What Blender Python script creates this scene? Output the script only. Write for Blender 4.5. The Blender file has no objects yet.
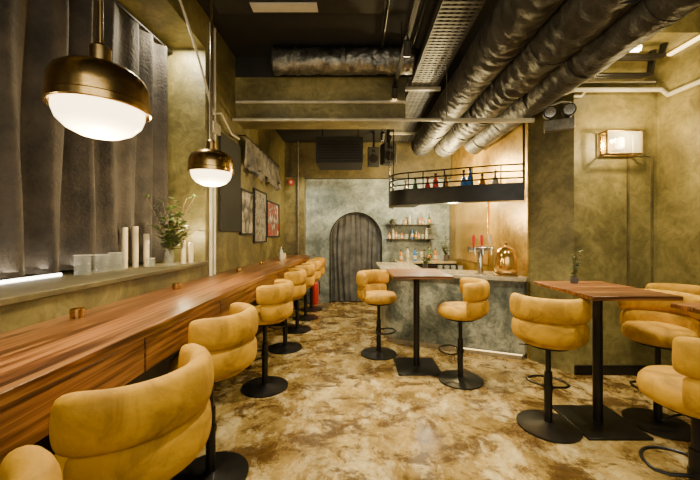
import bpy, math, random
from mathutils import Vector, noise
PI=math.pi; R=math.radians
random.seed(7)
C=bpy.context.scene.collection
F=330.0; H=1.46

# ---------------------------------------------------------------- materials
def nmat(name):
    m=bpy.data.materials.new(name); m.use_nodes=True
    nt=m.node_tree; b=nt.nodes['Principled BSDF']
    return m,nt,b
def M(name,c1,c2=None,scale=3,rough=.6,metal=0,bump=0,stretch=(1,1,1),ramp=(.35,.65),emit=None,es=0,sheen=0,trans=0,dist=0,coat=0,bscale=None,ior=None,alpha=None,spec=None):
    m,nt,b=nmat(name); L=nt.links
    b.inputs['Roughness'].default_value=rough; b.inputs['Metallic'].default_value=metal
    b.inputs['Base Color'].default_value=(*c1,1)
    if ior: b.inputs['IOR'].default_value=ior
    if alpha: b.inputs['Alpha'].default_value=alpha
    if spec is not None: b.inputs['Specular IOR Level'].default_value=spec
    if sheen: 
        b.inputs['Sheen Weight'].default_value=sheen; b.inputs['Sheen Roughness'].default_value=.4
        cc=c2 or c1; b.inputs['Sheen Tint'].default_value=(min(1,cc[0]*1.2),min(1,cc[1]*1.2),min(1,cc[2]*1.2),1)
    if trans: b.inputs['Transmission Weight'].default_value=trans
    if coat: b.inputs['Coat Weight'].default_value=coat; b.inputs['Coat Roughness'].default_value=.15
    if emit: b.inputs['Emission Color'].default_value=(*emit,1); b.inputs['Emission Strength'].default_value=es
    if c2 or bump:
        tc=nt.nodes.new('ShaderNodeTexCoord'); mp=nt.nodes.new('ShaderNodeMapping')
        mp.inputs['Scale'].default_value=stretch
        L.new(tc.outputs['Object'],mp.inputs['Vector'])
        n=nt.nodes.new('ShaderNodeTexNoise'); n.inputs['Scale'].default_value=scale; n.inputs['Detail'].default_value=8
        n.inputs['Roughness'].default_value=.62; n.inputs['Distortion'].default_value=dist
        L.new(mp.outputs[0],n.inputs['Vector'])
        if c2:
            r=nt.nodes.new('ShaderNodeValToRGB'); r.color_ramp.elements[0].position=ramp[0]; r.color_ramp.elements[1].position=ramp[1]
            r.color_ramp.elements[0].color=(*c1,1); r.color_ramp.elements[1].color=(*c2,1)
            L.new(n.outputs['Fac'],r.inputs[0]); L.new(r.outputs[0],b.inputs['Base Color'])
        if bump:
            n2=nt.nodes.new('ShaderNodeTexNoise'); n2.inputs['Scale'].default_value=bscale or scale*4; n2.inputs['Detail'].default_value=5
            L.new(mp.outputs[0],n2.inputs['Vector'])
            bp=nt.nodes.new('ShaderNodeBump'); bp.inputs['Strength'].default_value=bump; bp.inputs['Distance'].default_value=.02
            L.new(n2.outputs['Fac'],bp.inputs['Height']); L.new(bp.outputs[0],b.inputs['Normal'])
    return m
def wood(name,ca,cb,cc,axis='y',rough=.38,plank=.14):
    m,nt,b=nmat(name); L=nt.links
    tc=nt.nodes.new('ShaderNodeTexCoord'); mp=nt.nodes.new('ShaderNodeMapping')
    mp.inputs['Scale'].default_value=(26,1.0,26) if axis=='y' else (1.0,26,26)
    sx=nt.nodes.new('ShaderNodeSeparateXYZ'); L.new(tc.outputs['Object'],sx.inputs[0])
    dv=nt.nodes.new('ShaderNodeMath'); dv.operation='DIVIDE'; dv.inputs[1].default_value=plank; L.new(sx.outputs[0 if axis=='y' else 1],dv.inputs[0])
    fl=nt.nodes.new('ShaderNodeMath'); fl.operation='FLOOR'; L.new(dv.outputs[0],fl.inputs[0])
    ml=nt.nodes.new('ShaderNodeMath'); ml.operation='MULTIPLY'; ml.inputs[1].default_value=7.3; L.new(fl.outputs[0],ml.inputs[0])
    cb_=nt.nodes.new('ShaderNodeCombineXYZ'); L.new(ml.outputs[0],cb_.inputs[1 if axis=='y' else 0])
    va=nt.nodes.new('ShaderNodeVectorMath'); L.new(tc.outputs['Object'],va.inputs[0]); L.new(cb_.outputs[0],va.inputs[1])
    L.new(va.outputs[0],mp.inputs[0])
    n=nt.nodes.new('ShaderNodeTexNoise'); n.inputs['Scale'].default_value=1.3; n.inputs['Detail'].default_value=9; n.inputs['Distortion'].default_value=1.2
    L.new(mp.outputs[0],n.inputs['Vector'])
    r=nt.nodes.new('ShaderNodeValToRGB'); e=r.color_ramp.elements
    e[0].position=.38; e[0].color=(*ca,1); e[1].position=.62; e[1].color=(*cc,1); x=e.new(.5); x.color=(*cb,1)
    L.new(n.outputs['Fac'],r.inputs[0])
    wn=nt.nodes.new('ShaderNodeTexWhiteNoise'); wn.noise_dimensions='1D'; L.new(fl.outputs[0],wn.inputs['W'])
    mr=nt.nodes.new('ShaderNodeMapRange'); mr.inputs[3].default_value=.6; mr.inputs[4].default_value=1.15; L.new(wn.outputs['Value'],mr.inputs[0])
    hs=nt.nodes.new('ShaderNodeHueSaturation'); L.new(r.outputs[0],hs.inputs['Color']); L.new(mr.outputs[0],hs.inputs['Value'])
    mo=nt.nodes.new('ShaderNodeMath'); mo.operation='PINGPONG'; mo.inputs[1].default_value=plank/2
    L.new(sx.outputs[0 if axis=='y' else 1],mo.inputs[0])
    lt=nt.nodes.new('ShaderNodeMath'); lt.operation='LESS_THAN'; lt.inputs[1].default_value=.0018; L.new(mo.outputs[0],lt.inputs[0])
    mx=nt.nodes.new('ShaderNodeMix'); mx.data_type='RGBA'; mx.inputs[7].default_value=(ca[0]*.3,ca[1]*.3,ca[2]*.3,1)
    L.new(lt.outputs[0],mx.inputs[0]); L.new(hs.outputs[0],mx.inputs[6]); L.new(mx.outputs[2],b.inputs['Base Color'])
    b.inputs['Roughness'].default_value=rough
    return m
def floor_mat():
    m,nt,b=nmat('worn_concrete'); L=nt.links
    tc=nt.nodes.new('ShaderNodeTexCoord')
    def nz(sc,di,de=10,ro=.6,st=(1,1,1),rot=0):
        mp=nt.nodes.new('ShaderNodeMapping'); mp.inputs['Scale'].default_value=st; mp.inputs['Rotation'].default_value=(0,0,rot); L.new(tc.outputs['Object'],mp.inputs[0])
        n=nt.nodes.new('ShaderNodeTexNoise'); n.inputs['Scale'].default_value=sc; n.inputs['Detail'].default_value=de
        n.inputs['Distortion'].default_value=di; n.inputs['Roughness'].default_value=ro; L.new(mp.outputs[0],n.inputs['Vector']); return n
    def ramp(src,stops):
        r=nt.nodes.new('ShaderNodeValToRGB'); e=r.color_ramp.elements
        e[0].position=stops[0][0]; e[0].color=(*stops[0][1],1); e[1].position=stops[-1][0]; e[1].color=(*stops[-1][1],1)
        for p,c in stops[1:-1]: x=e.new(p); x.color=(*c,1)
        L.new(src,r.inputs[0]); return r
    def mix(f,a,bb,ty='MIX'):
        x=nt.nodes.new('ShaderNodeMix'); x.data_type='RGBA'; x.blend_type=ty
        if isinstance(f,float): x.inputs[0].default_value=f
        else: L.new(f,x.inputs[0])
        for i,v in ((6,a),(7,bb)):
            if isinstance(v,tuple): x.inputs[i].default_value=(*v,1)
            else: L.new(v,x.inputs[i])
        return x.outputs[2]
    a=nz(1.5,.3,12,.66,(1,.8,1),.4)
    base=ramp(a.outputs['Fac'],[(.38,(.10,.055,.014)),(.46,(.20,.125,.034)),(.54,(.33,.22,.068)),(.64,(.47,.335,.125))]).outputs[0]
    c=nz(3.6,.3,14,.76,(1.2,.75,1),-.6)
    pale=ramp(c.outputs['Fac'],[(.50,(0,0,0)),(.60,(.8,.8,.8))]).outputs[0]
    col=mix(pale,base,(.56,.44,.22))
    d=nz(3.3,.45,14,.77,(.9,1.3,1),.9)
    dark=ramp(d.outputs['Fac'],[(.495,(0,0,0)),(.565,(.92,.92,.92))]).outputs[0]
    col=mix(dark,col,(.070,.034,.009))
    f=nz(24,.4,6,.7); g=ramp(f.outputs['Fac'],[(.3,(.6,.6,.6)),(.7,(1.15,1.15,1.15))]).outputs[0]
    col=mix(1.0,col,g,'MULTIPLY')
    L.new(col,b.inputs['Base Color'])
    r3=nt.nodes.new('ShaderNodeMapRange'); r3.inputs[1].default_value=.35; r3.inputs[2].default_value=.65; r3.inputs[3].default_value=.14; r3.inputs[4].default_value=.40; L.new(c.outputs['Fac'],r3.inputs[0]); L.new(r3.outputs[0],b.inputs['Roughness'])
    bp=nt.nodes.new('ShaderNodeBump'); bp.inputs['Strength'].default_value=.3; bp.inputs['Distance'].default_value=.006; L.new(c.outputs['Fac'],bp.inputs['Height']); L.new(bp.outputs[0],b.inputs['Normal'])
    return m
def plaster(name,dark,mid,light,scale=1.5,rough=.6,metal=0,w=.3):
    m,nt,b=nmat(name); L=nt.links
    tc=nt.nodes.new('ShaderNodeTexCoord')
    def nz(sc,di,de,ro):
        n=nt.nodes.new('ShaderNodeTexNoise'); n.inputs['Scale'].default_value=sc; n.inputs['Detail'].default_value=de
        n.inputs['Distortion'].default_value=di; n.inputs['Roughness'].default_value=ro; L.new(tc.outputs['Object'],n.inputs['Vector']); return n
    a=nz(scale,.4,12,.66); c=nz(scale*5,1.5,8,.7)
    mi=nt.nodes.new('ShaderNodeMix'); mi.data_type='FLOAT'; mi.inputs[0].default_value=w; L.new(a.outputs['Fac'],mi.inputs[2]); L.new(c.outputs['Fac'],mi.inputs[3])
    r=nt.nodes.new('ShaderNodeValToRGB'); e=r.color_ramp.elements
    e[0].position=.39; e[0].color=(*dark,1); e[1].position=.61; e[1].color=(*light,1); x=e.new(.5); x.color=(*mid,1)
    L.new(mi.outputs[0],r.inputs[0]); L.new(r.outputs[0],b.inputs['Base Color'])
    b.inputs['Roughness'].default_value=rough; b.inputs['Metallic'].default_value=metal
    bp=nt.nodes.new('ShaderNodeBump'); bp.inputs['Strength'].default_value=.3; bp.inputs['Distance'].default_value=.02; L.new(c.outputs['Fac'],bp.inputs['Height']); L.new(bp.outputs[0],b.inputs['Normal'])
    return m
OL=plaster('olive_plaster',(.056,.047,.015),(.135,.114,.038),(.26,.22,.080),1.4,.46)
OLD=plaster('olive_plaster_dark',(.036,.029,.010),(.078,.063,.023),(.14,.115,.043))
GOLDW=plaster('golden_plaster',(.18,.10,.012),(.40,.24,.036),(.62,.40,.075),1.8,.3,.5)
GOLDP=M('polished_gold_panel',(.70,.42,.08),(.90,.60,.17),3,.24,metal=.85,bump=.15)
GREY=plaster('blue_grey_plaster',(.085,.112,.118),(.22,.265,.268),(.45,.51,.49),2.0,.5)
BARF=plaster('bar_concrete',(.032,.040,.034),(.13,.14,.11),(.40,.39,.29),2.2,.32)
BLK=M('black_ceiling_paint',(.006,.006,.0058),(.011,.011,.010),4,.8)
BM=M('black_metal',(.010,.009,.008),(.020,.018,.016),8,.34,metal=.5)
BPL=M('black_plastic',(.006,.006,.006),(.010,.010,.010),6,.7)
FLOOR=floor_mat()
WT=wood('walnut_counter',(.065,.022,.006),(.22,.080,.022),(.43,.195,.064),'y',.30,.187)
WF=wood('walnut_drawer_front',(.07,.024,.007),(.19,.072,.020),(.32,.142,.046),'y',.36,3)
WX=wood('walnut_table',(.07,.023,.007),(.23,.083,.024),(.41,.175,.057),'x',.28,.125)
DW=wood('dark_wood',(.012,.006,.003),(.024,.011,.005),(.04,.018,.008),'y',.5,3)
VEL=M('mustard_velvet',(.17,.078,.0001),(.53,.280,.0002),6,.75,bump=.18,ramp=(.26,.60),dist=1.2,bscale=34)
CUR=M('taupe_velvet_curtain',(.014,.011,.0085),(.048,.037,.028),5,.85,sheen=.25,bump=.4,bscale=45)
CUR2=M('dark_grey_curtain',(.045,.048,.056),(.11,.115,.13),5,.85,sheen=.3)
VAL=M('grey_valance_fabric',(.05,.047,.042),(.18,.17,.15),14,.5,sheen=.3,bump=.5,bscale=12)
BR=M('brushed_brass',(.42,.255,.075),(.62,.41,.15),60,.22,metal=1,stretch=(1,1,8))
BRD=M('dark_brass',(.26,.17,.06),(.38,.26,.11),30,.32,metal=1)
GLOW=M('lit_opal_glass',(.9,.82,.65),(1,.9,.75),2,.3,emit=(1,.78,.42),es=6)
GLOW2=M('lit_frosted_glass',(.9,.8,.6),(1,.9,.7),2,.3,emit=(1,.7,.3),es=14)
SOFT=M('softly_lit_glass',(.7,.55,.3),(.8,.65,.4),2,.3,emit=(1,.68,.26),es=2.2)
LED=M('led_diffuser',(.9,.85,.7),(1,.95,.8),2,.3,emit=(1,.92,.74),es=14)
LEDW=M('warm_led_diffuser',(.9,.8,.5),(1,.9,.6),2,.3,emit=(1,.70,.28),es=4)
WHT=M('white_paint',(.46,.43,.34),(.58,.55,.45),5,.5)
CON=M('pale_conduit',(.28,.26,.19),(.43,.40,.31),6,.4)
GALV=M('galvanised_metal',(.10,.095,.075),(.2,.185,.15),12,.42,metal=.7,bump=.2)
TRAY=M('dark_tray_metal',(.05,.048,.042),(.10,.095,.082),12,.5,metal=.3)
FOIL=M('crinkled_foil_duct',(.06,.058,.05),(.28,.27,.23),9,.32,metal=.8,bump=1,bscale=16)
WRAP=M('dark_duct_wrap',(.011,.0105,.0098),(.038,.035,.031),5,.6,metal=.0,bump=1,bscale=11,dist=1.5,spec=.35)
CHR=M('chrome',(.5,.48,.43),(.62,.6,.54),5,.18,metal=1)
GLT=M('thin_clear_glass',(.5,.53,.49),(.6,.62,.57),4,.05,alpha=.14)
WAX=M('ivory_wax',(.50,.42,.28),(.62,.53,.37),5,.5)
LEAF=M('green_leaf',(.04,.075,.014),(.13,.18,.04),8,.5)
STEM=M('brown_stem',(.09,.06,.03),(.14,.10,.05),8,.7)
TERR=M('dark_pot',(.04,.035,.03),(.08,.07,.06),8,.6)
RED=M('red_enamel',(.45,.02,.012),(.55,.03,.02),5,.35)
STONE=M('pale_countertop',(.20,.165,.105),(.43,.37,.25),6,.22)
BLUE=M('blue_glass',(.02,.12,.45),(.03,.2,.6),5,.15)
GRN=M('green_glass',(.03,.12,.04),(.05,.18,.06),5,.15)
AMB=M('amber_glass',(.35,.14,.02),(.5,.22,.04),5,.15)
CLR=M('pale_bottle_glass',(.32,.32,.26),(.48,.48,.4),5,.15)
ORG=M('orange_label',(.7,.2,.03),(.8,.3,.05),5,.4)
PAP=M('cream_paper',(.45,.4,.3),(.55,.5,.38),5,.6)
BRP=M('polished_brass_glow',(.62,.36,.07),(.76,.48,.13),5,.16,metal=1,emit=(1,.5,.1),es=.08)  # faint emission puts a warm glow into the brass; the dome is no lamp
def art(name,c1,c2,c3,scale):
    m,nt,b=nmat(name); L=nt.links
    tc=nt.nodes.new('ShaderNodeTexCoord'); n=nt.nodes.new('ShaderNodeTexNoise'); n.inputs['Scale'].default_value=scale; n.inputs['Detail'].default_value=4; n.inputs['Distortion'].default_value=.5
    L.new(tc.outputs['Object'],n.inputs['Vector']); r=nt.nodes.new('ShaderNodeValToRGB')
    e=r.color_ramp.elements; e[0].position=.4; e[0].color=(*c1,1); e[1].position=.5; e[1].color=(*c2,1); x=e.new(.6); x.color=(*c3,1)
    L.new(n.outputs['Fac'],r.inputs[0]); L.new(r.outputs[0],b.inputs['Base Color']); b.inputs['Roughness'].default_value=.4
    return m
ART1=art('monochrome_print',(.02,.02,.02),(.2,.18,.16),(.5,.46,.4),7)
ART2=art('red_white_print',(.45,.4,.33),(.05,.04,.04),(.35,.05,.03),8)
ART3=art('grey_print',(.03,.03,.03),(.35,.32,.27),(.12,.11,.10),9)

# ---------------------------------------------------------------- mesh helpers
class MB:
    def __init__(s): s.v=[]; s.f=[]
    def add(s,vs,fs):
        o=len(s.v); s.v+= [tuple(x) for x in vs]; s.f+=[tuple(i+o for i in f) for f in fs]; return s
    def box(s,x0,x1,y0,y1,z0,z1):
        return s.add([(x0,y0,z0),(x1,y0,z0),(x1,y1,z0),(x0,y1,z0),(x0,y0,z1),(x1,y0,z1),(x1,y1,z1),(x0,y1,z1)],
            [(0,3,2,1),(4,5,6,7),(0,1,5,4),(1,2,6,5),(2,3,7,6),(3,0,4,7)])
    def prism(s,poly,z0,z1):
        n=len(poly); return s.add([(x,y,z0) for x,y in poly]+[(x,y,z1) for x,y in poly],
            [tuple(reversed(range(n))),tuple(range(n,2*n))]+[(i,(i+1)%n,n+(i+1)%n,n+i) for i in range(n)])
    def lathe(s,prof,n=32,c=(0,0,0)):
        vs=[];fs=[]
        for r,z in prof:
            for k in range(n):
                a=2*PI*k/n; vs.append((c[0]+r*math.cos(a),c[1]+r*math.sin(a),c[2]+z))
        m=len(prof)
        for i in range(m-1):
            for k in range(n): fs.append((i*n+k,i*n+(k+1)%n,(i+1)*n+(k+1)%n,(i+1)*n+k))
        if prof[0][0]>1e-4: fs.append(tuple(reversed(range(n))))
        if prof[-1][0]>1e-4: fs.append(tuple(range((m-1)*n,m*n)))
        return s.add(vs,fs)
    def tube(s,path,r,n=10,closed=False,rf=None):
        pts=[Vector(p) for p in path]; m=len(pts); vs=[];fs=[]; up=None
        for i,p in enumerate(pts):
            if closed: d=pts[(i+1)%m]-pts[i-1]
            else: d=pts[min(i+1,m-1)]-pts[max(i-1,0)]
            d.normalize()
            if up is None: up=Vector((0,0,1)) if abs(d.z)<.9 else Vector((1,0,0))
            a=d.cross(up).normalized(); b=a.cross(d).normalized(); up=b
            for k in range(n):
                t=2*PI*k/n; rr=rf(p,t) if rf else r
                vs.append(p+a*(rr*math.cos(t))+b*(rr*math.sin(t)))
        for i in range(m if closed else m-1):
            j=(i+1)%m
            for k in range(n): fs.append((i*n+k,i*n+(k+1)%n,j*n+(k+1)%n,j*n+k))
        if not closed: fs.append(tuple(reversed(range(n)))); fs.append(tuple(range((m-1)*n,m*n)))
        return s.add(vs,fs)
    def build(s,name,mat,parent=None,smooth=True,bevel=0,ang=.7,loc=None,**k):
        me=bpy.data.meshes.new(name); me.from_pydata(s.v,[],s.f); me.update()
        if smooth:
            for p in me.polygons: p.use_smooth=True
            me.set_sharp_from_angle(angle=ang)
        me.materials.append(mat)
        o=bpy.data.objects.new(name,me); C.objects.link(o)
        if parent: o.parent=parent
        if loc: o.location=loc
        if bevel:
            b=o.modifiers.new('bevel','BEVEL'); b.width=bevel; b.segments=2; b.limit_method='ANGLE'
        for kk,vv in k.items(): o[kk]=vv
        return o
def tag(o,label,cat,group=None):
    o['label']=label; o['category']=cat
    if group: o['group']=group
    return o
def thing(name,label,cat,loc=(0,0,0),rz=0,group=None):
    o=bpy.data.objects.new(name,None); o.empty_display_size=.1; C.objects.link(o); o.location=loc; o.rotation_euler=(0,0,rz); return tag(o,label,cat,group)
def struct(name,mb,mat,parent=None,**k):
    o=mb.build(name,mat,parent,**k); o['kind']='structure'; return o
def dup(root,loc,rz,label=None):
    r=root.copy(); C.objects.link(r); r.location=loc; r.rotation_euler=(0,0,rz)
    if label: r['label']=label
    for ch in list(root.children):
        c=ch.copy(); C.objects.link(c); c.parent=r
        for g in list(ch.children):
            d=g.copy(); C.objects.link(d); d.parent=c
    return r

# ---------------------------------------------------------------- the shell
XL=-1.475; XR=3.16; YC=3.45; YB=7.1; Y0=-1.6; ZC=3.65; ZC2=3.4; XG=2.04
struct('floor',MB().box(-2.3,3.6,Y0,7.8,-.1,0),FLOOR)
w=MB()
w.box(-2.25,XL,Y0,3.25,0,1.165)
w.box(-1.75,XL,Y0,3.25,3.3,ZC)
w.box(-2.25,XL,3.25,YB,0,ZC)
w.box(-2.25,-2.12,Y0,3.25,1.165,ZC)
w.box(-2.12,-1.75,Y0,3.25,3.3,3.4)
struct('wall_left',w,OL)
struct('trim_1',MB().box(-2.11,XL+.03,Y0,3.249,1.166,1.2),OLD,bevel=.006)
win=struct('window_1',MB().box(-2.115,-2.09,Y0+.3,3.0,1.25,3.2),M('night_window_glass',(.05,.045,.035),(.07,.06,.05),3,.1))
AX=.02; AH=.54; AZ=1.39
w=MB(); T=.16
w.box(XL,AX-AH,YB,YB+T,0,ZC); w.box(AX+AH,XG+.1,YB,YB+T,0,ZC)
n=28
vs=[];fs=[]
for i in range(n+1):
    a=PI-PI*i/n; x=AX+AH*math.cos(a); z=AZ+AH*math.sin(a)
    vs+=[(x,YB,z),(x,YB,ZC),(x,YB+T,z),(x,YB+T,ZC)]
for i in range(n):
    a=4*i;b=a+4
    fs+=[(a,b,b+1,a+1),(a+2,a+3,b+3,b+2),(a,a+2,b+2,b)]
w.add(vs,fs)
struct('wall_back',w,GREY,smooth=False)
struct('wall_back_recess',MB().box(-1,1,YB+.5,YB+.55,0,2.4),BLK)
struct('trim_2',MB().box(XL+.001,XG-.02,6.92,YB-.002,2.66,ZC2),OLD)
struct('trim_3',MB().box(XL+.001,-1.06,6.85,6.919,0,2.66).box(XL+.001,-1.06,6.919,YB-.002,0,2.655),OL)
PW=[(2.29,YC),(XR+.3,YC),(XR+.3,YB+T),(XG,YB+T),(XG,3.87)]
struct('wall_right_column',MB().prism(PW,0,ZC),OL,smooth=False)
struct('wall_right_golden',MB().box(XG-.012,XG-.001,3.88,YB-.003,.0,ZC2),GOLDW)
tag(MB().box(XG-.03,XG-.013,5.0,6.6,1.0,2.2).build('gold_panel',GOLDP,bevel=.004),'bright polished gold panel on the golden wall behind the bar taps','wall panel')
struct('wall_right',MB().box(XR,XR+.2,Y0,YC,0,ZC),OL)
struct('ceiling',MB().box(-2.3,3.7,Y0,4.06,ZC,ZC+.1).box(-2.3,3.7,4.06,7.6,ZC2,ZC+.1),BLK)
struct('trim_4',MB().box(XL+.001,.62,4.061,4.4,2.87,ZC),OL)
for i,yy in enumerate((1.0,2.2)):
    struct('trim_%d'%(5+i),MB().box(XL,XR,yy,yy+.1,3.56,ZC),BLK)
struct('trim_7',MB().box(2.2,XR,3.0,YC-.001,3.3,ZC),OL)
def moulding(i,x0,x1,z0,z1,y):
    m=MB(); t=.02
    m.box(x0,x1,y-.014,y,z0,z0+t).box(x0,x1,y-.014,y,z1-t,z1).box(x0,x0+t,y-.014,y,z0+t,z1-t).box(x1-t,x1,y-.014,y,z0+t,z1-t)
    struct('trim_%d'%i,m,OLD)
moulding(8,2.84,3.11,.9,2.3,YC)
struct('baseboard_right',MB().box(2.29,XR,YC-.02,YC-.001,0,.1),BM)

# ---------------------------------------------------------------- curtains
def curtain(name,p0,p1,z0,z1,amp,per,mat,label,ztop=None,seed=0,cat='curtain',scallop=0,soft=0):
    p0=Vector((*p0,0));p1=Vector((*p1,0)); d=(p1-p0); Ln=d.length; d.normalize(); nrm=Vector((-d.y,d.x,0))
    nx=int(Ln/per*14); nz=18; vs=[];fs=[]
    for i in range(nx+1):
        s=Ln*i/nx
        for j in range(nz+1):
            t=j/nz
            zt=ztop(s) if ztop else z1
            ph=s/per*2*PI+1.1*math.sin(s*3+seed)+.5*math.sin(t*2+s)
            if soft: ph+=soft*2.2*noise.noise(Vector((s*4.5,t*1.1,seed)))
            a=amp*(.75+.35*math.sin(s*5.3+seed))*(.8+.35*(1-t))
            if soft: a*=1+soft*1.1*noise.noise(Vector((s*9,t*1.4,seed+5)))
            if scallop: a*=(.35+.9*(1-t))
            q=p0+d*(s+(.014*math.sin(t*5+s*9) if 0<i<nx else 0))+nrm*(a*math.sin(ph)+.22*a*math.sin(2.3*ph+t*2)+.1*a*math.sin(5*t+s*7))
            zz=z0+scallop*abs(math.sin(s/per*PI/1.7))
            vs.append((q.x,q.y,zz+(zt-zz)*t))
    for i in range(nx):
        for j in range(nz):
            a=i*(nz+1)+j; fs.append((a,a+nz+1,a+nz+2,a+1))
    o=MB().add(vs,fs).build(name,mat,ang=3); return tag(o,label,cat)
curtain('window_curtain',(-1.985,.2),(-1.80,3.15),1.23,3.22,.060,.21,CUR,'tall dark taupe velvet curtain pleated across the window beside the wooden counter',soft=.6,seed=4)
ch=lambda s: AZ+math.sqrt(max(0,AH**2-(s-AH)**2)) if 0<s<2*AH else AZ
curtain('arch_curtain',(AX-AH,YB+.09),(AX+AH,YB+.09),.02,1.9,.026,.12,CUR2,'dark grey gathered curtain hanging inside the arched doorway',ztop=ch,seed=2,soft=1)
tag(MB().tube([(-1.98,.2,3.25),(-1.80,3.24,3.25)],.014,10).build('curtain_rail',BM),'black rail above the taupe window curtain','curtain rail')
curtain('wall_valance',(XL+.09,4.2),(XL+.09,5.95),2.24,2.70,.045,.2,VAL,'short dark grey gathered fabric high on the left wall above the framed prints',cat='valance',scallop=.14)
tag(MB().tube([(XL+.09,4.15,2.715),(XL+.09,6.0,2.715)],.012,8).tube([(XL,4.17,2.715),(XL+.09,4.17,2.715)],.008,6).tube([(XL,5.98,2.715),(XL+.09,5.98,2.715)],.008,6).build('valance_rail',BM),'thin black rail holding the gathered grey valance','curtain rail')
m=MB()
pts=[(AX-AH-.012,YB-.01,0),(AX-AH-.012,YB-.01,AZ)]+[(AX+(AH+.012)*math.cos(PI-PI*i/24),YB-.01,AZ+(AH+.012)*math.sin(PI-PI*i/24)) for i in range(1,24)]+[(AX+AH+.012,YB-.01,AZ),(AX+AH+.012,YB-.01,0)]
struct('door_1',m.tube(pts,.012,8),BM)

# ---------------------------------------------------------------- left counter
XF=-.915
t=thing('wall_counter','long walnut bar counter running along the left wall below the window','counter',(-1.2,3.3,0))
def loc(mb,dx=1.2,dy=-3.3):
    mb.v=[(x+dx,y+dy,z) for x,y,z in mb.v]; return mb
loc(MB().box(XL+.001,XF,-.6,6.8,1.012,1.05)).build('countertop',WT,t,bevel=.002)
ye=[-.55,.50,1.46,2.28,3.15,4.0,4.9,5.8,6.75]
for a,b in zip(ye[:-1],ye[1:]):
    loc(MB().box(XF-.03,XF-.012,a+.006,b-.006,.855,1.006)).build('drawer_front',WF,t,bevel=.003)
loc(MB().box(XL+.001,XF-.031,-.58,6.78,.85,1.011)).build('apron_box',DW,t)
loc(MB().box(XL+.001,XL+.06,-.58,6.78,0,.85)).build('back_panel',DW,t)
for yy in (-.4,1.6,3.6,5.3,6.7):
    loc(MB().box(XL+.06,XF-.22,yy-.02,yy+.02,0,.85)).build('support_panel',DW,t)

# ---------------------------------------------------------------- stools
def roll(mb,Rr,zc,th,h,A,n=48,k=24,e=2.6,seed=0):
    vs=[];fs=[]
    for i in range(n+1):
        tt=math.sin(PI/2*(2*i/n-1)); a=PI+A*tt; s=max(.03,math.sqrt(max(0,1-abs(tt)**14)))
        for j in range(k):
            q=2*PI*j/k; cx=math.copysign(abs(math.cos(q))**(2/e),math.cos(q))*th/2*s; cz=math.copysign(abs(math.sin(q))**(2/e),math.sin(q))*h/2*(.6+.4*s)
            r=Rr+cx+.0018*noise.noise(Vector((a*4+seed,zc*20,cz*16)))
            vs.append((r*math.cos(a),r*math.sin(a),zc+cz))
    for i in range(n):
        for j in range(k): fs.append((i*k+j,i*k+(j+1)%k,(i+1)*k+(j+1)%k,(i+1)*k+j))
    fs.append(tuple(range(k))); fs.append(tuple(reversed(range(n*k,(n+1)*k))))
    return mb.add(vs,fs)
SG='mustard velvet bar stools'
def make_stool(label):
    t=thing('bar_stool',label,'bar stool',group=SG)
    MB().lathe([(.215,0),(.22,.006),(.218,.014),(.06,.026),(.03,.04)],40).build('base',BM,t)
    MB().lathe([(.028,.03),(.028,.42),(.019,.425),(.019,.62)],20).build('pole',BM,t)
    MB().lathe([(.05,.605),(.11,.612),(.15,.622),(.15,.645)],28).build('seat_plate',BM,t)
    MB().lathe([(.14,.642),(.190,.645),(.214,.660),(.222,.692),(.216,.727),(.196,.752),(.12,.764),(0,.767)],44).build('seat',VEL,t,ang=3)
    roll(MB(),.226,.760,.084,.158,R(80)).build('lower_backrest',VEL,t,ang=3)
    roll(MB(),.230,.922,.092,.178,R(88),seed=3).build('backrest',VEL,t,ang=3)
    pts=[]
    for i in range(17):
        a=-R(75)+R(150)*i/16; pts.append((.06+.15*math.cos(a),.15*math.sin(a),.30))
    pts=[(.0,-.026,.30),(.05,-.12,.30)]+pts+[(.05,.12,.30),(.0,.026,.30)]
    MB().tube(pts,.009,8).lathe([(.034,.28),(.034,.32)],16).build('footrest',BM,t)
    MB().tube([(0,0,.598),(.03,.12,.595),(.04,.2,.585)],.005,6).build('lever',BM,t)
    return t
st=[(-.80,.49,PI-.2,'mustard stool nearest the camera at the left edge of the picture'),
(-.80,1.17,PI-.28,'large mustard velvet stool in the left foreground with its back to the camera'),
(-.87,1.99,PI-.1,'third mustard stool along the wall counter, just past the foreground one'),
(-.865,3.17,PI-.1,'mustard stool at the wall counter standing alone with its whole round base visible'),
(-.90,4.25,PI+.1,'fifth mustard stool along the wall counter, first of the tight far run'),
(-.89,5.08,PI-.05,'sixth mustard stool along the wall counter'),
(-.87,5.80,PI+.1,'seventh mustard stool along the wall counter'),
(-.86,6.48,PI,'farthest mustard stool at the end of the wall counter'),
(.29,4.05,R(-40),'mustard stool left of the small middle table, in front of the arch'),
(1.06,3.32,PI-.25,'mustard stool right of the small middle table, in front of the concrete bar'),
(1.475,2.52,R(62),'mustard stool left of the right table, its rounded back to the camera'),
(2.34,2.55,R(218),'mustard stool at the far right corner of the right table, its seat toward the camera'),
(2.84,2.86,R(215),'mustard stool against the right wall, half cut by the picture edge behind the table'),
(1.655,1.60,R(113),'nearest mustard stool on the right, cut by the right edge of the picture')]
s0=make_stool(st[0][3]); s0.location=(st[0][0],st[0][1],0); s0.rotation_euler=(0,0,st[0][2])
for x,y,r,l in st[1:]: dup(s0,(x,y,0),r,l)

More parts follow.
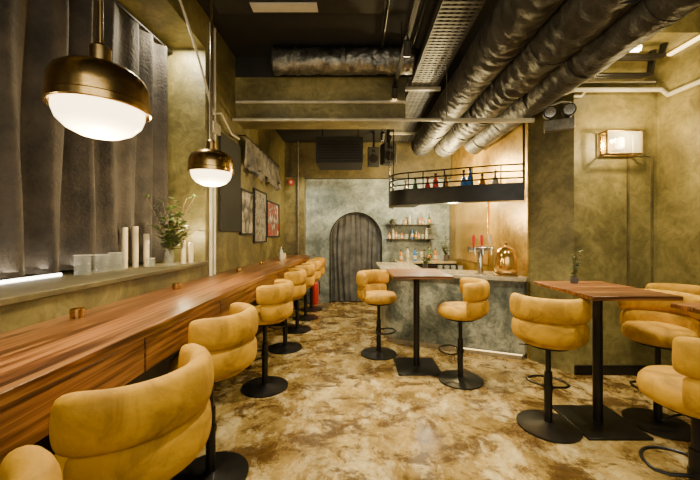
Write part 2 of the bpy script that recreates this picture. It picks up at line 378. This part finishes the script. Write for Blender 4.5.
# ---------------------------------------------------------------- tables
def make_table(label,x,y):
    t=thing('bar_table',label,'table',(x,y,0),group='high walnut bar tables')
    MB().box(-.30,.30,-.37,.37,1.020,1.05).build('tabletop',WX,t,bevel=.003)
    MB().box(-.14,.14,-.14,.14,1.010,1.0195).build('mounting_plate',BM,t)
    MB().lathe([(.034,.02),(.034,1.010)],24).build('pole',BM,t)
    MB().box(-.23,.23,-.23,.23,0,.02).build('base',BM,t,bevel=.004)
    return t
t0=make_table('small high walnut table in the middle, between two stools before the bar',.68,3.65)
dup(t0,(1.89,2.57,0),0,'high walnut table on the right with a small potted plant on it')
dup(t0,(2.21,1.63,0),0,'high walnut table cut off by the right edge, beside the nearest right stool')

# ---------------------------------------------------------------- bar
XE=XG-.02
def rc(x,y,r,a0,a1,n=8): return [(x+r*math.cos(R(a0+(a1-a0)*i/n)),y+r*math.sin(R(a0+(a1-a0)*i/n))) for i in range(n+1)]
cx,cy=1.4,4.4
t=thing('bar_counter','grey green concrete faced bar counter with a pale top and rounded left corner','bar counter',(cx,cy,0))
sh=lambda pl,d=0:[(x-cx,y-cy) for x,y in pl]
A=rc(.72,4.66,.30,180,248)+[(1.96,3.82),(XE,3.88),(XE,4.42),(.97,4.88),(.97,6.0),(.42,6.0)]
MB().prism(sh(A),.07,.925).build('body',BARF,t,ang=.5)
Ai=rc(.72,4.66,.27,180,248)+[(1.95,3.86),(XE,3.92),(XE,4.4),(.95,4.86),(.95,5.98),(.46,5.98)]
MB().prism(sh(Ai),0,.07).build('plinth',STONE,t,ang=.5)
MB().tube([(1.25-cx,4.125-cy,.058),(1.95-cx,3.845-cy,.058)],.006,8).build('toe_light',LEDW,t)
Ao=rc(.72,4.66,.34,180,248)+[(1.96,3.775),(XE,3.83),(XE,4.45),(1.0,4.9),(1.0,6.02),(.38,6.02)]
MB().prism(sh(Ao),.925,.965).build('countertop',STONE,t,ang=.5)
t=thing('back_bar_cabinet','dark low cabinet against the back wall behind the bar','cabinet',(1.42,6.75,0))
MB().box(-.58,.58,-.25,.3,.0,.9).build('body',BPL,t,bevel=.005)
for i in range(2):
    d=MB().box(-.56+i*.565,-.01+i*.565,-.27,-.251,.08,.86).build('door',BM,t,bevel=.003)
    MB().box(-.08+i*.1,-.06+i*.1,-.29,-.271,.55,.75).build('handle',CHR,d)
MB().box(-.6,.57,-.3,.32,.9,.94).build('countertop',STONE,t,bevel=.004)
def bottle(x,y,z,mat,h=.28,r=.035,label='',group=None,sh=0):
    if sh==0: pr=[(r,0),(r,h*.58),(r*.85,h*.66),(r*.38,h*.76),(r*.36,h*.93)]
    else: pr=[(r,0),(r*1.05,h*.5),(r*.9,h*.72),(r*.4,h*.8),(r*.4,h*.92)]
    o=MB().lathe(pr,16).build('bottle',mat,loc=(x,y,z)); tag(o,label,'bottle',group)
    MB().lathe([(r*.45,h*.92),(r*.45,h)],12).build('cap',BPL if mat is not CLR else BR,o)
    MB().lathe([(r*1.02,h*.15),(r*1.08,h*.16),(r*1.08,h*.45),(r*1.02,h*.46)],16).build('paper_label',ORG if mat is GRN else PAP,o)
    return o
mats=[CLR,AMB,GRN,CLR,AMB,BLUE,CLR]
nm={id(CLR):'clear',id(AMB):'amber',id(GRN):'green',id(BLUE):'blue',id(RED):'red'}
def tumbler(x,y,z,l,g):
    o=MB().lathe([(.028,0),(.035,.1),(.032,.1),(.026,.01),(0,.008)],16).build('tumbler',GLT,loc=(x,y,z)); tag(o,l,'glass',g)
def plant(name,x,y,z,h,spread,nst,potr,poth,mat,label,leaf=.03,nl=7,seed=1,cat='plant',lean=(0,0),droop=0):
    rnd=random.Random(seed); t=thing(name,label,cat,(x,y,z))
    MB().lathe([(potr*.8,0),(potr,poth*.5),(potr*.85,poth),(potr*.7,poth),(potr*.7,poth*.7),(0,poth*.7)],20).build('pot',mat,t)
    sm=MB(); lm=MB()
    for i in range(nst):
        a=rnd.uniform(0,2*PI); q=rnd.uniform(.3,1)*spread; hh=h*rnd.uniform(.55,1); pts=[]
        for k in range(7):
            s=k/6; pts.append(Vector((q*s**1.4*math.cos(a)+lean[0]*s,q*s**1.4*math.sin(a)+lean[1]*s,poth*.72+(hh-poth*.7)*s-droop*s*s)))
        sm.tube(pts,.0025,5)
        for k in range(nl):
            s=.25+.75*k/(nl-1); p=pts[min(6,int(s*6))]+Vector((0,0,rnd.uniform(-.01,.01)))
            b=rnd.uniform(0,2*PI); d=Vector((math.cos(b),math.sin(b),rnd.uniform(-.2,.7))).normalized(); sd=d.cross(Vector((0,0,1))).normalized()
            L=leaf*rnd.uniform(.8,1.4); W=L*.26
            lm.add([p,p+d*L*.5+sd*W+Vector((0,0,.003)),p+d*L,p+d*L*.5-sd*W+Vector((0,0,.003)),p+d*L*.5-Vector((0,0,.004))],[(0,1,4),(1,2,4),(2,3,4),(3,0,4)])
    sm.build('stems',STEM,t); lm.build('leaves',LEAF,t,smooth=False)
    return t
sp={'lower':((.72,1),(.80,3),(.86,4),(.98,1),(1.2,5),(1.28,2),(1.34,4),(1.50,6)),'upper':((1.06,1),(1.15,0),(1.36,4),(1.42,1),(1.56,2))}
for z,l in ((1.38,'lower'),(1.68,'upper')):
    t=thing('wall_shelf','%s dark wall shelf with bottles and glasses behind the bar'%l,'shelf',(1.15,6.95,z))
    MB().box(-.48,.48,-.14,.148,-.02,0).build('board',BM,t,bevel=.002)
    for xx in (-.4,.4): MB().box(xx-.01,xx+.01,-.12,.148,-.07,-.0201).build('bracket',BM,t)
    for i,(x,k) in enumerate(sp[l]):
        mt=mats[k]
        bottle(x,6.93,z,mt,.15+.04*((i*5)%3),.026,'%s bottle standing on the %s wall shelf behind the bar'%(nm[id(mt)],l),'bottles on the %s wall shelf'%l,i%2)
    for x in ((.92,1.08,1.42) if l=='lower' else (.96,1.25,1.49)): tumbler(x,6.92,z,'clear tumbler standing on the %s wall shelf'%l,'tumblers on the %s wall shelf'%l)
plant('trailing_plant',.78,6.93,1.68,.22,.13,12,.045,.08,TERR,'small trailing green plant at the left end of the upper bar shelf',.06,7,17,droop=.22)
plant('back_bar_plant',1.83,6.6,.94,.5,.12,12,.06,.12,TERR,'tall green plant in the corner on the back bar cabinet',.07,8,23)
for i in range(6):
    mt=mats[(i*2+1)%7]
    bottle(.92+i*.14,6.6+.05*(i%2),.94,mt,.22+.03*((i*2)%3),.036,'%s bottle standing on the back bar cabinet'%nm[id(mt)],'bottles on the back bar cabinet',i%2)
# overhead rack
t=thing('overhead_rack','black curved metal rack hanging over the bar','hanging rack',(1.4,4.4,1.9))
fr=[(.62,5.3),(.53,5.0),(.5,4.8),(.53,4.64),(.60,4.53),(.72,4.45),(.9,4.36),(1.15,4.24),(1.45,4.09),(1.75,3.96),(2.0,3.90)]
bk=[(2.0,4.36),(1.6,4.5),(1.1,4.72),(.95,4.85),(.93,5.3)]
poly=[(x-1.4,y-4.4) for x,y in fr+bk]
NF=len(fr)
MB().prism(poly,0,.015).build('shelf_board',BM,t,smooth=False)
def strip(pl,z0,z1,th=.012):
    vs=[];fs=[]
    for i,(x,y) in enumerate(pl):
        a=Vector(pl[max(i-1,0)]);b=Vector(pl[min(i+1,len(pl)-1)]); d=(b-a).normalized(); nx,ny=d.y*th,-d.x*th
        vs+=[(x,y,z0),(x,y,z1),(x+nx,y+ny,z1),(x+nx,y+ny,z0)]
    for i in range(len(pl)-1):
        a=4*i;b=a+4
        for k in range(4): fs.append((a+k,a+(k+1)%4,b+(k+1)%4,b+k))
    fs+=[(0,1,2,3),(4*len(pl)-1,4*len(pl)-2,4*len(pl)-3,4*len(pl)-4)]
    return MB().add(vs,fs)
strip(poly[:NF],-.03,.18).build('fascia',BM,t)
strip([(x,y) for x,y in poly[NF:]],0,.08).build('rear_lip',BM,t)
m=MB()
for zz in (.24,.32,.40): m.tube([(x,y,zz) for x,y in poly[:NF]],.010,8)
for i in (1,3,5,6,7,8,9,10): m.tube([(*poly[i],.17),(*poly[i],.40)],.009,6)
m.build('rail',BM,t)
for i in (0,2): 
    MB().tube([(*poly[i],.1),(*poly[i],ZC2-1.9)],.009,8).build('hanger_rod',BM,t)
MB().tube([(.6,-.49,.1),(.6,-.49,1.0)],.014,8).build('hanger_rod',BM,t)
for i,(x,y,mt,l,h) in enumerate([(.98,4.45,RED,'left of two small red bottles in the rack above the bar',.33),(1.08,4.42,RED,'right of two small red bottles in the rack above the bar',.37),(1.40,4.25,BLUE,'left of two blue bottles in the rack above the bar',.38),(1.48,4.24,BLUE,'right of two blue bottles in the rack above the bar',.40),(.72,4.7,CLR,'clear bottle near the rounded left end of the overhead rack',.32),(1.2,4.36,AMB,'amber bottle between the red and blue ones in the overhead rack',.34),(1.75,4.12,CLR,'clear bottle at the right end of the overhead rack',.36),(1.62,4.2,AMB,'amber bottle right of the blue ones in the overhead rack',.32),(.84,4.6,GRN,'green bottle left of the red ones in the overhead rack',.34)]):
    bottle(x,y,1.9155,mt,h,.040,l,'bottles in the overhead rack',i%2)
t=thing('beer_tap_tower','chrome beer tap tower with red handles standing on the bar','beer tap',(1.58,4.16,.965))
MB().lathe([(.07,0),(.07,.012),(.036,.02),(.036,.30),(.024,.32)],20).build('column',CHR,t)
MB().tube([(-.15,0,.32),(.15,0,.32)],.038,16).build('crossbar',CHR,t)
for xx in (-.10,0,.10):
    MB().tube([(xx,-.03,.32),(xx,-.09,.32),(xx,-.10,.25)],.012,8).build('spout',CHR,t)
    MB().lathe([(.010,0),(.014,.02),(.023,.10),(.014,.14)],12,(xx,-.05,.355)).build('tap_handle',RED if xx<.05 else WAX,t)
t=thing('brass_dome','large shiny brass dome with a knob at the right end of the bar top','dome',(1.84,4.03,.965))
MB().lathe([(.145,0),(.145,.02),(.13,.03)],32).build('base',BRD,t)
MB().lathe([(.13,.03),(.132,.12),(.128,.2),(.112,.27),(.084,.32),(.04,.35),(.012,.358)],36).build('shell',BRP,t,ang=3)
MB().tube([(.134*math.cos(2*PI*i/32),.134*math.sin(2*PI*i/32),.045) for i in range(32)],.006,6,closed=True).build('rim',BRD,t)
MB().lathe([(.016,.352),(.006,.375),(.018,.385),(.018,.405),(.004,.415)],14).build('knob',BRD,t)
for i,(x,y) in enumerate([(1.12,4.34),(1.20,4.31),(1.28,4.30),(1.36,4.26)]): tumbler(x,y,.965,'clear tumbler on the bar counter top','tumblers on the bar')
plant('bar_plant',.98,4.6,.965,.36,.13,12,.04,.09,TERR,'small leafy plant in a pot on the left part of the bar',.055,7,3)
plant('table_plant',1.86,2.8,1.05,.26,.07,9,.033,.055,TERR,'small sprig in a little pot on the right table',.035,7,5)
plant('branch_vase',-1.61,2.86,1.2,.58,.23,26,.04,.13,GLT,'glass vase of leafy green branches on the window ledge',.08,9,8,'vase',(.06,-.03))

# ---------------------------------------------------------------- pendants
def make_pendant(label,zt):
    t=thing('pendant_lamp',label,'pendant lamp',group='brass pendant lamps')
    MB().lathe([(.0,.165),(.03,.163),(.036,.15),(.075,.142),(.12,.125),(.15,.10),(.164,.07),(.167,.035),(.168,.0),(.172,-.005),(.172,-.03),(.166,-.034),(.155,-.03),(.155,.0)],56).build('shade',BR,t,ang=.5)
    MB().lathe([(.15,-.02),(.150,-.045),(.138,-.08),(.11,-.11),(.07,-.13),(.03,-.137),(0,-.139)],48).build('glass_globe',GLOW,t,ang=3)
    MB().lathe([(.036,.145),(.036,.215),(.02,.23),(.014,.232)],24).build('cap',BRD,t)
    MB().lathe([(.009,.23),(.009,zt)],12).build('stem',BRD,t)
    MB().lathe([(.05,zt-.03),(.055,zt-.025),(.055,zt)],24).build('ceiling_rose',BRD,t)
    return t
pz=1.985
p0=make_pendant('large brass pendant lamp nearest the camera over the wall counter',ZC-pz); p0.location=(-1.01,1.31,pz)
dup(p0,(-1.14,2.62,pz),0,'smaller looking brass pendant lamp farther along, before the pier')

# ---------------------------------------------------------------- ledge things
def candle(x,y,h,r,label):
    t=thing('pillar_candle',label,'candle',(x,y,1.2),group='pillar candles on the ledge')
    MB().lathe([(r,0),(r,h-.006),(r*.85,h),(r*.5,h-.006),(0,h-.01)],24).build('wax',WAX,t)
    MB().tube([(0,0,h-.012),(.001,0,h+.006),(.004,0,h+.014)],.0015,5).build('wick',BPL,t)
for x,y,h,l in [(-1.80,2.58,.32,'tall ivory pillar candle, left of the three on the ledge'),(-1.77,2.66,.33,'tall ivory pillar candle, middle of the three on the ledge'),(-1.72,2.72,.27,'slightly shorter ivory pillar candle next to the green branches'),(-1.56,3.0,.22,'short ivory candle just right of the branches vase'),(-1.53,3.08,.19,'shortest ivory candle at the right end of the ledge')]:
    candle(x,y,h,.021,l)
def jar(x,y,r,h,label):
    o=MB().lathe([(r,0),(r,h),(r-.003,h),(r-.003,.008),(0,.008)],28).build('glass_jar',GLT,loc=(x,y,1.2)); tag(o,label,'glass jar','glass candle jars on the ledge')
    MB().tube([((r+.0005)*math.cos(2*PI*i/28),(r+.0005)*math.sin(2*PI*i/28),h) for i in range(28)],.002,5,closed=True).build('rim',WHT,o)
jar(-1.75,2.12,.045,.13,'clear upright glass jar on the ledge, left of the group')
jar(-1.74,2.26,.045,.125,'clear upright glass jar on the ledge, middle of the group')
jar(-1.74,2.40,.045,.13,'clear upright glass jar on the ledge, next to the tall candles')
jar(-1.66,2.68,.032,.07,'small clear glass jar before the tall candles')
tag(MB().box(-1.885,-1.865,.7,2.1,1.201,1.218).build('led_strip',LED),'glowing white LED strip along the foot of the window curtain','led strip')
def tealight(x,y,l):
    o=MB().lathe([(.028,0),(.031,.025),(.031,.045),(.026,.045),(.026,.018),(0,.018)],20).build('tealight_holder',BR,loc=(x,y,1.05)); tag(o,l,'candle holder','tealight holders on the wall counter')
    MB().lathe([(.023,.019),(.023,.03),(0,.03)],16).build('tealight',WAX,o)
tealight(-1.38,1.64,'small brass tealight holder nearest the camera on the wall counter')
tealight(-1.35,2.5,'small brass tealight holder below the vase on the wall counter')
tealight(-1.3,3.7,'small brass tealight holder beyond the pier on the wall counter')
tealight(-1.3,4.6,'farthest small brass tealight holder on the wall counter')
plant('counter_plant',-1.25,5.7,1.05,.25,.12,9,.06,.1,WAX,'small plant in a pale pot near the far end of the wall counter',.05,6,11)
bottle(-1.2,5.35,1.05,CLR,.24,.035,'clear bottle near the far end of the wall counter')

# ---------------------------------------------------------------- left wall things
def frame(y0,y1,z0,z1,art,label,name='framed_picture'):
    t=thing(name,label,'picture',(XL,(y0+y1)/2,z0)); w=(y1-y0)/2; h=z1-z0; f=.025
    MB().box(.001,.03,-w,w,0,f).box(.001,.03,-w,w,h-f,h).box(.001,.03,-w,-w+f,f,h-f).box(.001,.03,w-f,w,f,h-f).build('frame',BPL,t)
    MB().box(.001,.018,-w+f,w-f,f,h-f).build('print',art,t)
t=thing('wall_screen','large thin black screen panel on the left wall behind the second pendant','screen',(XL,3.87,1.5))
MB().box(.012,.03,-.31,.31,0,1.08).build('panel',BPL,t,bevel=.003); MB().box(.001,.012,-.1,.1,.4,.7).build('bracket',BM,t)
frame(4.20,4.72,1.46,2.06,ART1,'black and white picture in a thin black frame, nearest of the wall prints')
frame(4.76,5.42,1.34,2.14,ART3,'largest picture on the left wall, middle of the wall prints')
frame(5.46,6.32,1.42,2.04,ART2,'red and white picture, farthest of the wall prints')
def pipe(name,pts,r,mat,label,cat='pipe',n=10,group=None):
    return tag(MB().tube(pts,r,n).build(name,mat),label,cat,group)
pipe('conduit_pipe',[(XL+.02,3.33,1.051),(XL+.02,3.33,3.6)],.018,WHT,'left of two pale vertical conduits on the pier beside the window','conduit')
pipe('conduit_pipe',[(XL+.02,3.42,1.051),(XL+.02,3.42,3.6)],.014,WHT,'right of two pale vertical conduits on the pier beside the window','conduit')
o=MB().box(XL+.04,XL+.07,3.29,3.46,2.5,2.60).build('junction_box',CON,bevel=.004); tag(o,'small pale junction box on the pier conduits','junction box')
pts=[(XL+.055,2.0+.1*i,3.62-.0035*i*i*1.6) for i in range(14)]+[(XL+.055,3.5,2.75),(XL+.055,3.8,2.62),(XL+.055,4.05,2.64)]
pipe('loose_cable',pts,.011,WHT,'pale loose cable sagging across the top of the left wall','cable')
pipe('beam_conduit',[(XL+.02,4.04,3.09),(.62,4.04,3.09)],.02,CON,'pale conduit running across the middle of the olive beam','conduit')
pipe('cross_conduit',[(XL+.01,3.95,2.84),(1.03,3.95,2.84)],.018,CON,'thick pale conduit crossing the room under the beam','conduit')
pipe('column_conduit',[(2.0,3.80,2.95),(2.27,3.41,2.96),(3.06,3.41,2.96),(3.12,3.36,2.94),(3.13,3.3,2.86),(3.13,2.6,2.84)],.022,WHT,'white pipe wrapping the top of the right column','pipe')
pipe('column_conduit',[(2.1,3.70,2.88),(2.2,3.52,2.88),(2.245,3.44,2.84),(2.245,3.44,2.6)],.011,WHT,'thin white pipe bending down at the column corner','pipe')
pipe('column_conduit',[(2.27,3.425,2.90),(2.35,3.425,2.90),(2.42,3.425,2.98)],.011,WHT,'short thin white pipe on the column beside the emergency light','pipe')
pipe('column_conduit',[(2.30,3.432,3.05),(3.12,3.432,3.05)],.012,CON,'upper thin pale conduit across the top of the right column','pipe')
for i,zz in enumerate((3.05,3.17)):
    pipe('black_pipe',[(2.15,3.3-.12*i,zz),(2.85,3.3-.12*i,zz),(2.95,3.3-.12*i,zz+.02),(2.98,3.3-.12*i,3.3)],.032,BM,'%s black pipe running over the right column'%('lower','upper')[i])
for i,(x,zz,l) in enumerate(((2.12,3.28,'left of two long black pipes under the ceiling right of the ducts'),(2.28,3.36,'right of two long black pipes under the ceiling right of the ducts'))):
    pipe('ceiling_pipe',[(x,.3,zz),(x,3.0,zz)],.04,BM,l)
for i,(x,zz,l) in enumerate(((.30,3.55,'left of two thin black conduits on the ceiling beside the spotlight track'),(.62,3.52,'right of two thin black conduits on the ceiling beside the spotlight track'))):
    pipe('ceiling_conduit',[(x,.3,zz),(x,3.65,zz)],.016,BM,l,'conduit')
def duct(name,a,b,r,mat,label,straps=0,amp=.05,seed=0,rib=0):
    a=Vector(a);b=Vector(b);L=(b-a).length;n=int(L/.02)
    t=thing(name,label,'duct',a)
    def f(p,tt):
        q=Vector((p.x*4+math.cos(tt)*1.2+seed,p.y*2.5+math.sin(tt)*1.2,p.z*4))
        q2=Vector((p.x*14+math.cos(tt)*2.2+seed,p.y*14+math.sin(tt)*2.2,p.z*4))
        return r*(1+amp*noise.noise(q)+amp*.6*noise.noise(q2)+rib*math.sin((p.x+p.y)*48+3*noise.noise(q)))
    MB().tube([(b-a)*i/n for i in range(n+1)],r,36,rf=f).build('wrapped_tube',mat,t,ang=3)
    d=(b-a).normalized()
    for k in range(straps):
        c=(b-a)*((k+.5)/straps)
        MB().tube([c-d*.02,c+d*.02],r*1.05,28).build('strap',WRAP if mat is WRAP else GALV,t)
    return t
duct('foil_duct',(-.95,3.86,3.49),(.68,3.86,3.49),.14,FOIL,'crinkled silver duct lying across in front of the olive beam',3,.12,0,.015)
duct('wrapped_duct',(1.235,.2,3.12),(1.235,6.2,3.12),.185,WRAP,'left of three dark wrapped ducts running back under the ceiling',8,.12,1,.014)
duct('wrapped_duct',(1.575,.2,3.00),(1.575,5.8,3.00),.180,WRAP,'middle of three dark wrapped ducts running back under the ceiling',8,.12,5,.014)
duct('wrapped_duct',(1.87,.2,2.88),(1.87,5.2,2.88),.145,WRAP,'right and lowest of three dark wrapped ducts under the ceiling',7,.09,9,.014)
t=thing('cable_tray','perforated metal cable tray running back along the ceiling beside the ducts','cable tray',(.86,3.1,3.3))
MB().box(-.17,-.163,-2.8,3.4,-.0,.07).box(.163,.17,-2.8,3.4,0,.07).build('side_rails',TRAY,t)
m=MB()
for i in range(124): m.box(-.163,.163,-2.8+i*.05,-2.8+i*.05+.024,0,.004)
for k in range(6):
    xx=-.145+k*.058; m.box(xx-.013,xx+.013,-2.8,3.4,.0045,.007)
m.build('perforated_bottom',TRAY,t,smooth=False)
for i,(yy) in enumerate((1.2,3.0,4.8)):
    o=MB().box(-.26,.2,-.02,.02,-.045,-.005).build('strut_bar',CON,t,loc=(0,yy-2.0,0))
    zz=(ZC if yy+1.1<4.06 else ZC2)-3.3-.001
    MB().tube([(-.24,0,-.03),(-.24,0,zz)],.006,6).build('threaded_rod',GALV,o)
t=thing('duct_support','pale strut bar holding up the wrapped ducts','support bar',(1.45,3.6,2.69))
MB().box(-.48,.5,-.02,.02,0,.04).build('strut_bar',CON,t)
for xx in (-.45,): MB().tube([(xx,0,.04),(xx,0,ZC-2.69)],.006,6).build('threaded_rod',GALV,t)
t=thing('spotlight_track','black ceiling track with small spotlights running toward the back','track light',(.48,3.2,3.26))
MB().box(-.022,.022,-2.6,2.9,0,.03).build('track',BM,t)
for yy in (-1.5,.2,2.2): MB().tube([(0,yy,.03),(0,yy,(ZC if yy+3.2<4.06 else ZC2)-3.26)],.006,6).build('hanger',BM,t)
for yy in (-1.2,-.2,.75,1.6,2.5):
    h=MB().tube([(0,yy,0),(0,yy,-.05)],.01,8).tube([(0,yy-.02,-.04),(0,yy+.06,-.14)],.035,16).build('spot_head',BPL,t)
    MB().tube([(0,yy+.0605,-.1405),(0,yy+.063,-.144)],.028,16).build('spot_lens',GLOW2,h)
t=thing('ceiling_unit','black suspended ceiling unit with a white louvre at the top of the picture','air conditioner',(-.49,2.72,3.47))
MB().box(-.74,.74,-.28,.28,0,.175).build('housing',BPL,t,bevel=.008)
MB().box(-.42,.16,.13,.24,-.012,-.0005).build('louvre',WHT,t)
t=thing('ceiling_unit','black boxy fan unit hanging before the arch wall','air conditioner',(-.25,5.6,2.62))
MB().box(-.38,.38,-.3,.3,0,.42).build('housing',BPL,t,bevel=.008)
m=MB()
for i in range(7): m.box(-.33,.33,-.312,-.3005,.05+i*.045,.065+i*.045)
m.build('grille',BM,t,smooth=False)
for xx in (-.3,.3): MB().tube([(xx,0,.42),(xx,0,ZC2-2.62)],.008,6).build('hanger_rod',BM,t)
def speaker(x,y,z,rz,label,s=1):
    t=thing('speaker',label,'speaker',(x,y,z),rz,'black ceiling speakers')
    MB().box(-.11*s,.11*s,-.1*s,.1*s,0,.34*s).build('cabinet',BPL,t,bevel=.01)
    MB().tube([(0,-.101*s,.12*s),(0,-.108*s,.12*s)],.075*s,24).build('woofer',BM,t)
    MB().tube([(0,-.101*s,.26*s),(0,-.106*s,.26*s)],.03*s,20).build('tweeter',BM,t)
    MB().box(-.02,.02,-.02,.02,.34*s,ZC2-z).build('bracket',BM,t)
speaker(.55,5.45,2.62,.3,'black speaker hanging left of the cable tray end')
speaker(.35,6.2,2.75,0,'smaller looking black speaker hanging farther back over the arch')
t=thing('wall_sconce','rectangular glass box wall lamp with a thin brass frame glowing on the right column','wall lamp',(2.71,YC,2.28))
MB().box(-.15,.15,-.02,-.001,.02,.22).build('backplate',BR,t)
m=MB(); x0,x1,ya,yb,z0,z1=-.175,.175,-.13,-.021,0,.23
for a,b in [((x0,ya,z0),(x1,ya,z0)),((x0,ya,z1),(x1,ya,z1)),((x0,yb,z0),(x1,yb,z0)),((x0,yb,z1),(x1,yb,z1)),((x0,ya,z0),(x0,ya,z1)),((x1,ya,z0),(x1,ya,z1)),((x0,yb,z0),(x0,yb,z1)),((x1,yb,z0),(x1,yb,z1)),((x0,ya,z0),(x0,yb,z0)),((x1,ya,z0),(x1,yb,z0)),((x0,ya,z1),(x0,yb,z1)),((x1,ya,z1),(x1,yb,z1))]: m.tube([a,b],.009,6)
m.build('frame',BRD,t)
MB().box(x0+.004,x1-.004,ya-.002,ya+.002,.004,.226).build('glass_pane',GLT,t)
MB().lathe([(.02,.06),(.036,.075),(.036,.16),(.02,.175),(0,.178)],20,(0,-.075,0)).build('bulb',GLOW,t)
MB().tube([(0,-.02,.06),(0,-.075,.06)],.01,8).build('bulb_arm',BRD,t)
t=thing('emergency_light','grey twin head emergency light high on the column corner','emergency light',(2.16,3.49,2.56),R(-28))
MB().box(-.14,.14,-.04,.04,0,.12).build('housing',GALV,t,bevel=.01)
for xx in (-.085,.085):
    h=MB().tube([(xx,.0,.12),(xx,0,.15)],.012,8).tube([(xx,.03,.205),(xx,-.06,.195)],.065,20).build('spot_head',BPL,t)
    MB().tube([(xx,-.0605,.195),(xx,-.065,.1945)],.052,20).build('lens',CHR,h)
MB().box(-.02,.02,.04,.16,.04,.08).build('bracket',BM,t)
tag(MB().box(3.12,3.159,1.4,3.3,3.25,3.27).build('led_strip',LEDW),'warm LED strip high along the right wall','led strip')
t=thing('batten_light','short white fluorescent batten over the right column','ceiling light',(2.45,2.95,3.12))
MB().box(-.1,.1,-.02,.02,0,.03).build('housing',WHT,t); MB().box(-.095,.095,-.018,.018,-.015,-.0005).build('tube',LED,t)
for xx in (-.08,.08): MB().tube([(xx,0,.03),(xx,0,ZC-3.12)],.004,6).build('hanger_rod',BM,t)
t=thing('fire_extinguisher','red fire extinguisher standing by the back wall past the last stool','fire extinguisher',(-.85,6.98,0))
MB().lathe([(.07,0),(.075,.02),(.075,.42),(.05,.48),(.025,.5)],20).build('cylinder',RED,t)
MB().lathe([(.02,.5),(.02,.54)],10).box(-.01,.08,-.01,.01,.54,.56).build('valve',BPL,t)
MB().tube([(.02,0,.53),(.1,0,.48),(.1,0,.2)],.01,8).build('hose',BPL,t)
pipe('riser_pipe',[(-1.18,6.82,.0),(-1.18,6.82,ZC2-.01)],.02,GALV,'grey vertical pipe in the far left corner')
t=thing('alarm_bell','round red and white alarm on the far left corner','alarm',(-1.32,6.83,2.55))
MB().tube([(0,.019,0),(0,-.03,0)],.06,20).build('bell',RED,t); MB().tube([(0,-.0305,0),(0,-.035,0)],.03,16).build('cap',WHT,t)

# ---------------------------------------------------------------- lights
def lamp(kind,loc,e,col,size=.05,rot=None,**k):
    d=bpy.data.lights.new(kind.lower()+'_lamp',kind); d.energy=e; d.color=col
    if kind=='AREA': d.shape='RECTANGLE'; d.size=size[0]; d.size_y=size[1]
    else: d.shadow_soft_size=size
    if kind=='SPOT': d.spot_size=k.get('cone',R(100)); d.spot_blend=.8
    o=bpy.data.objects.new(d.name,d); C.objects.link(o); o.location=loc
    if rot: o.rotation_euler=rot
    return o
W=(1,.77,.40)
lamp('POINT',(-1.01,1.31,1.76),34,W,.06); lamp('POINT',(-1.14,2.62,1.76),60,W,.06)
lamp('POINT',(2.71,3.17,2.45),45,(1,.72,.30),.03)
for x,y,z,e,c in [(.3,1.6,3.5,380,74),(.2,3.1,3.4,500,76),(.0,4.9,2.85,310,96),(.45,6.2,2.9,250,110),(2.2,1.9,2.8,170,96),(2.45,2.75,3.0,120,100),(-.8,6.4,3.0,110,120),(1.3,3.2,2.62,250,96)]:
    lamp('SPOT',(x,y,z),e,(1,.87,.56),.05,(0,0,0),cone=R(c))
lamp('POINT',(1.4,5.5,2.55),210,(1,.74,.30),.06)  # added to make the golden wall behind the bar glow, no fixture modelled
lamp('POINT',(1.45,4.9,1.75),80,(1,.78,.38),.05)
lamp('POINT',(1.3,6.3,2.2),45,(1,.87,.58),.06)
lamp('POINT',(-1.60,3.08,1.45),10,(1,.80,.42),.02)  # added low in the window recess to brighten the jamb, no fixture there
lamp('AREA',(-1.65,3.0,3.28),24,(1,.88,.60),(.12,.3),(0,0,0))  # added under the soffit to wash the jamb and curtain edge
lamp('POINT',(2.6,2.9,3.1),22,(1,.75,.34),.05)
lamp('AREA',(-1.85,1.6,1.26),5,(1,.88,.65),(.04,1.6),(0,R(180),0))
lamp('AREA',(.8,-1.4,2.4),70,(1,.92,.72),(3.5,2),(R(78),0,0))  # added flat fill from behind the camera, not a room fixture
wd=bpy.data.worlds.new('world'); bpy.context.scene.world=wd; wd.use_nodes=True
bg=wd.node_tree.nodes['Background']; bg.inputs[0].default_value=(1,.92,.72,1); bg.inputs[1].default_value=.34

# ---------------------------------------------------------------- camera
cd=bpy.data.cameras.new('camera'); cam=bpy.data.objects.new('camera',cd); C.objects.link(cam)
cam.location=(0,0,H); cam.rotation_euler=(R(90),0,0); cd.sensor_width=36; cd.lens=F/700*36
cd.shift_x=-5/700; cd.shift_y=-5/700; cd.clip_start=.02
bpy.context.scene.camera=cam
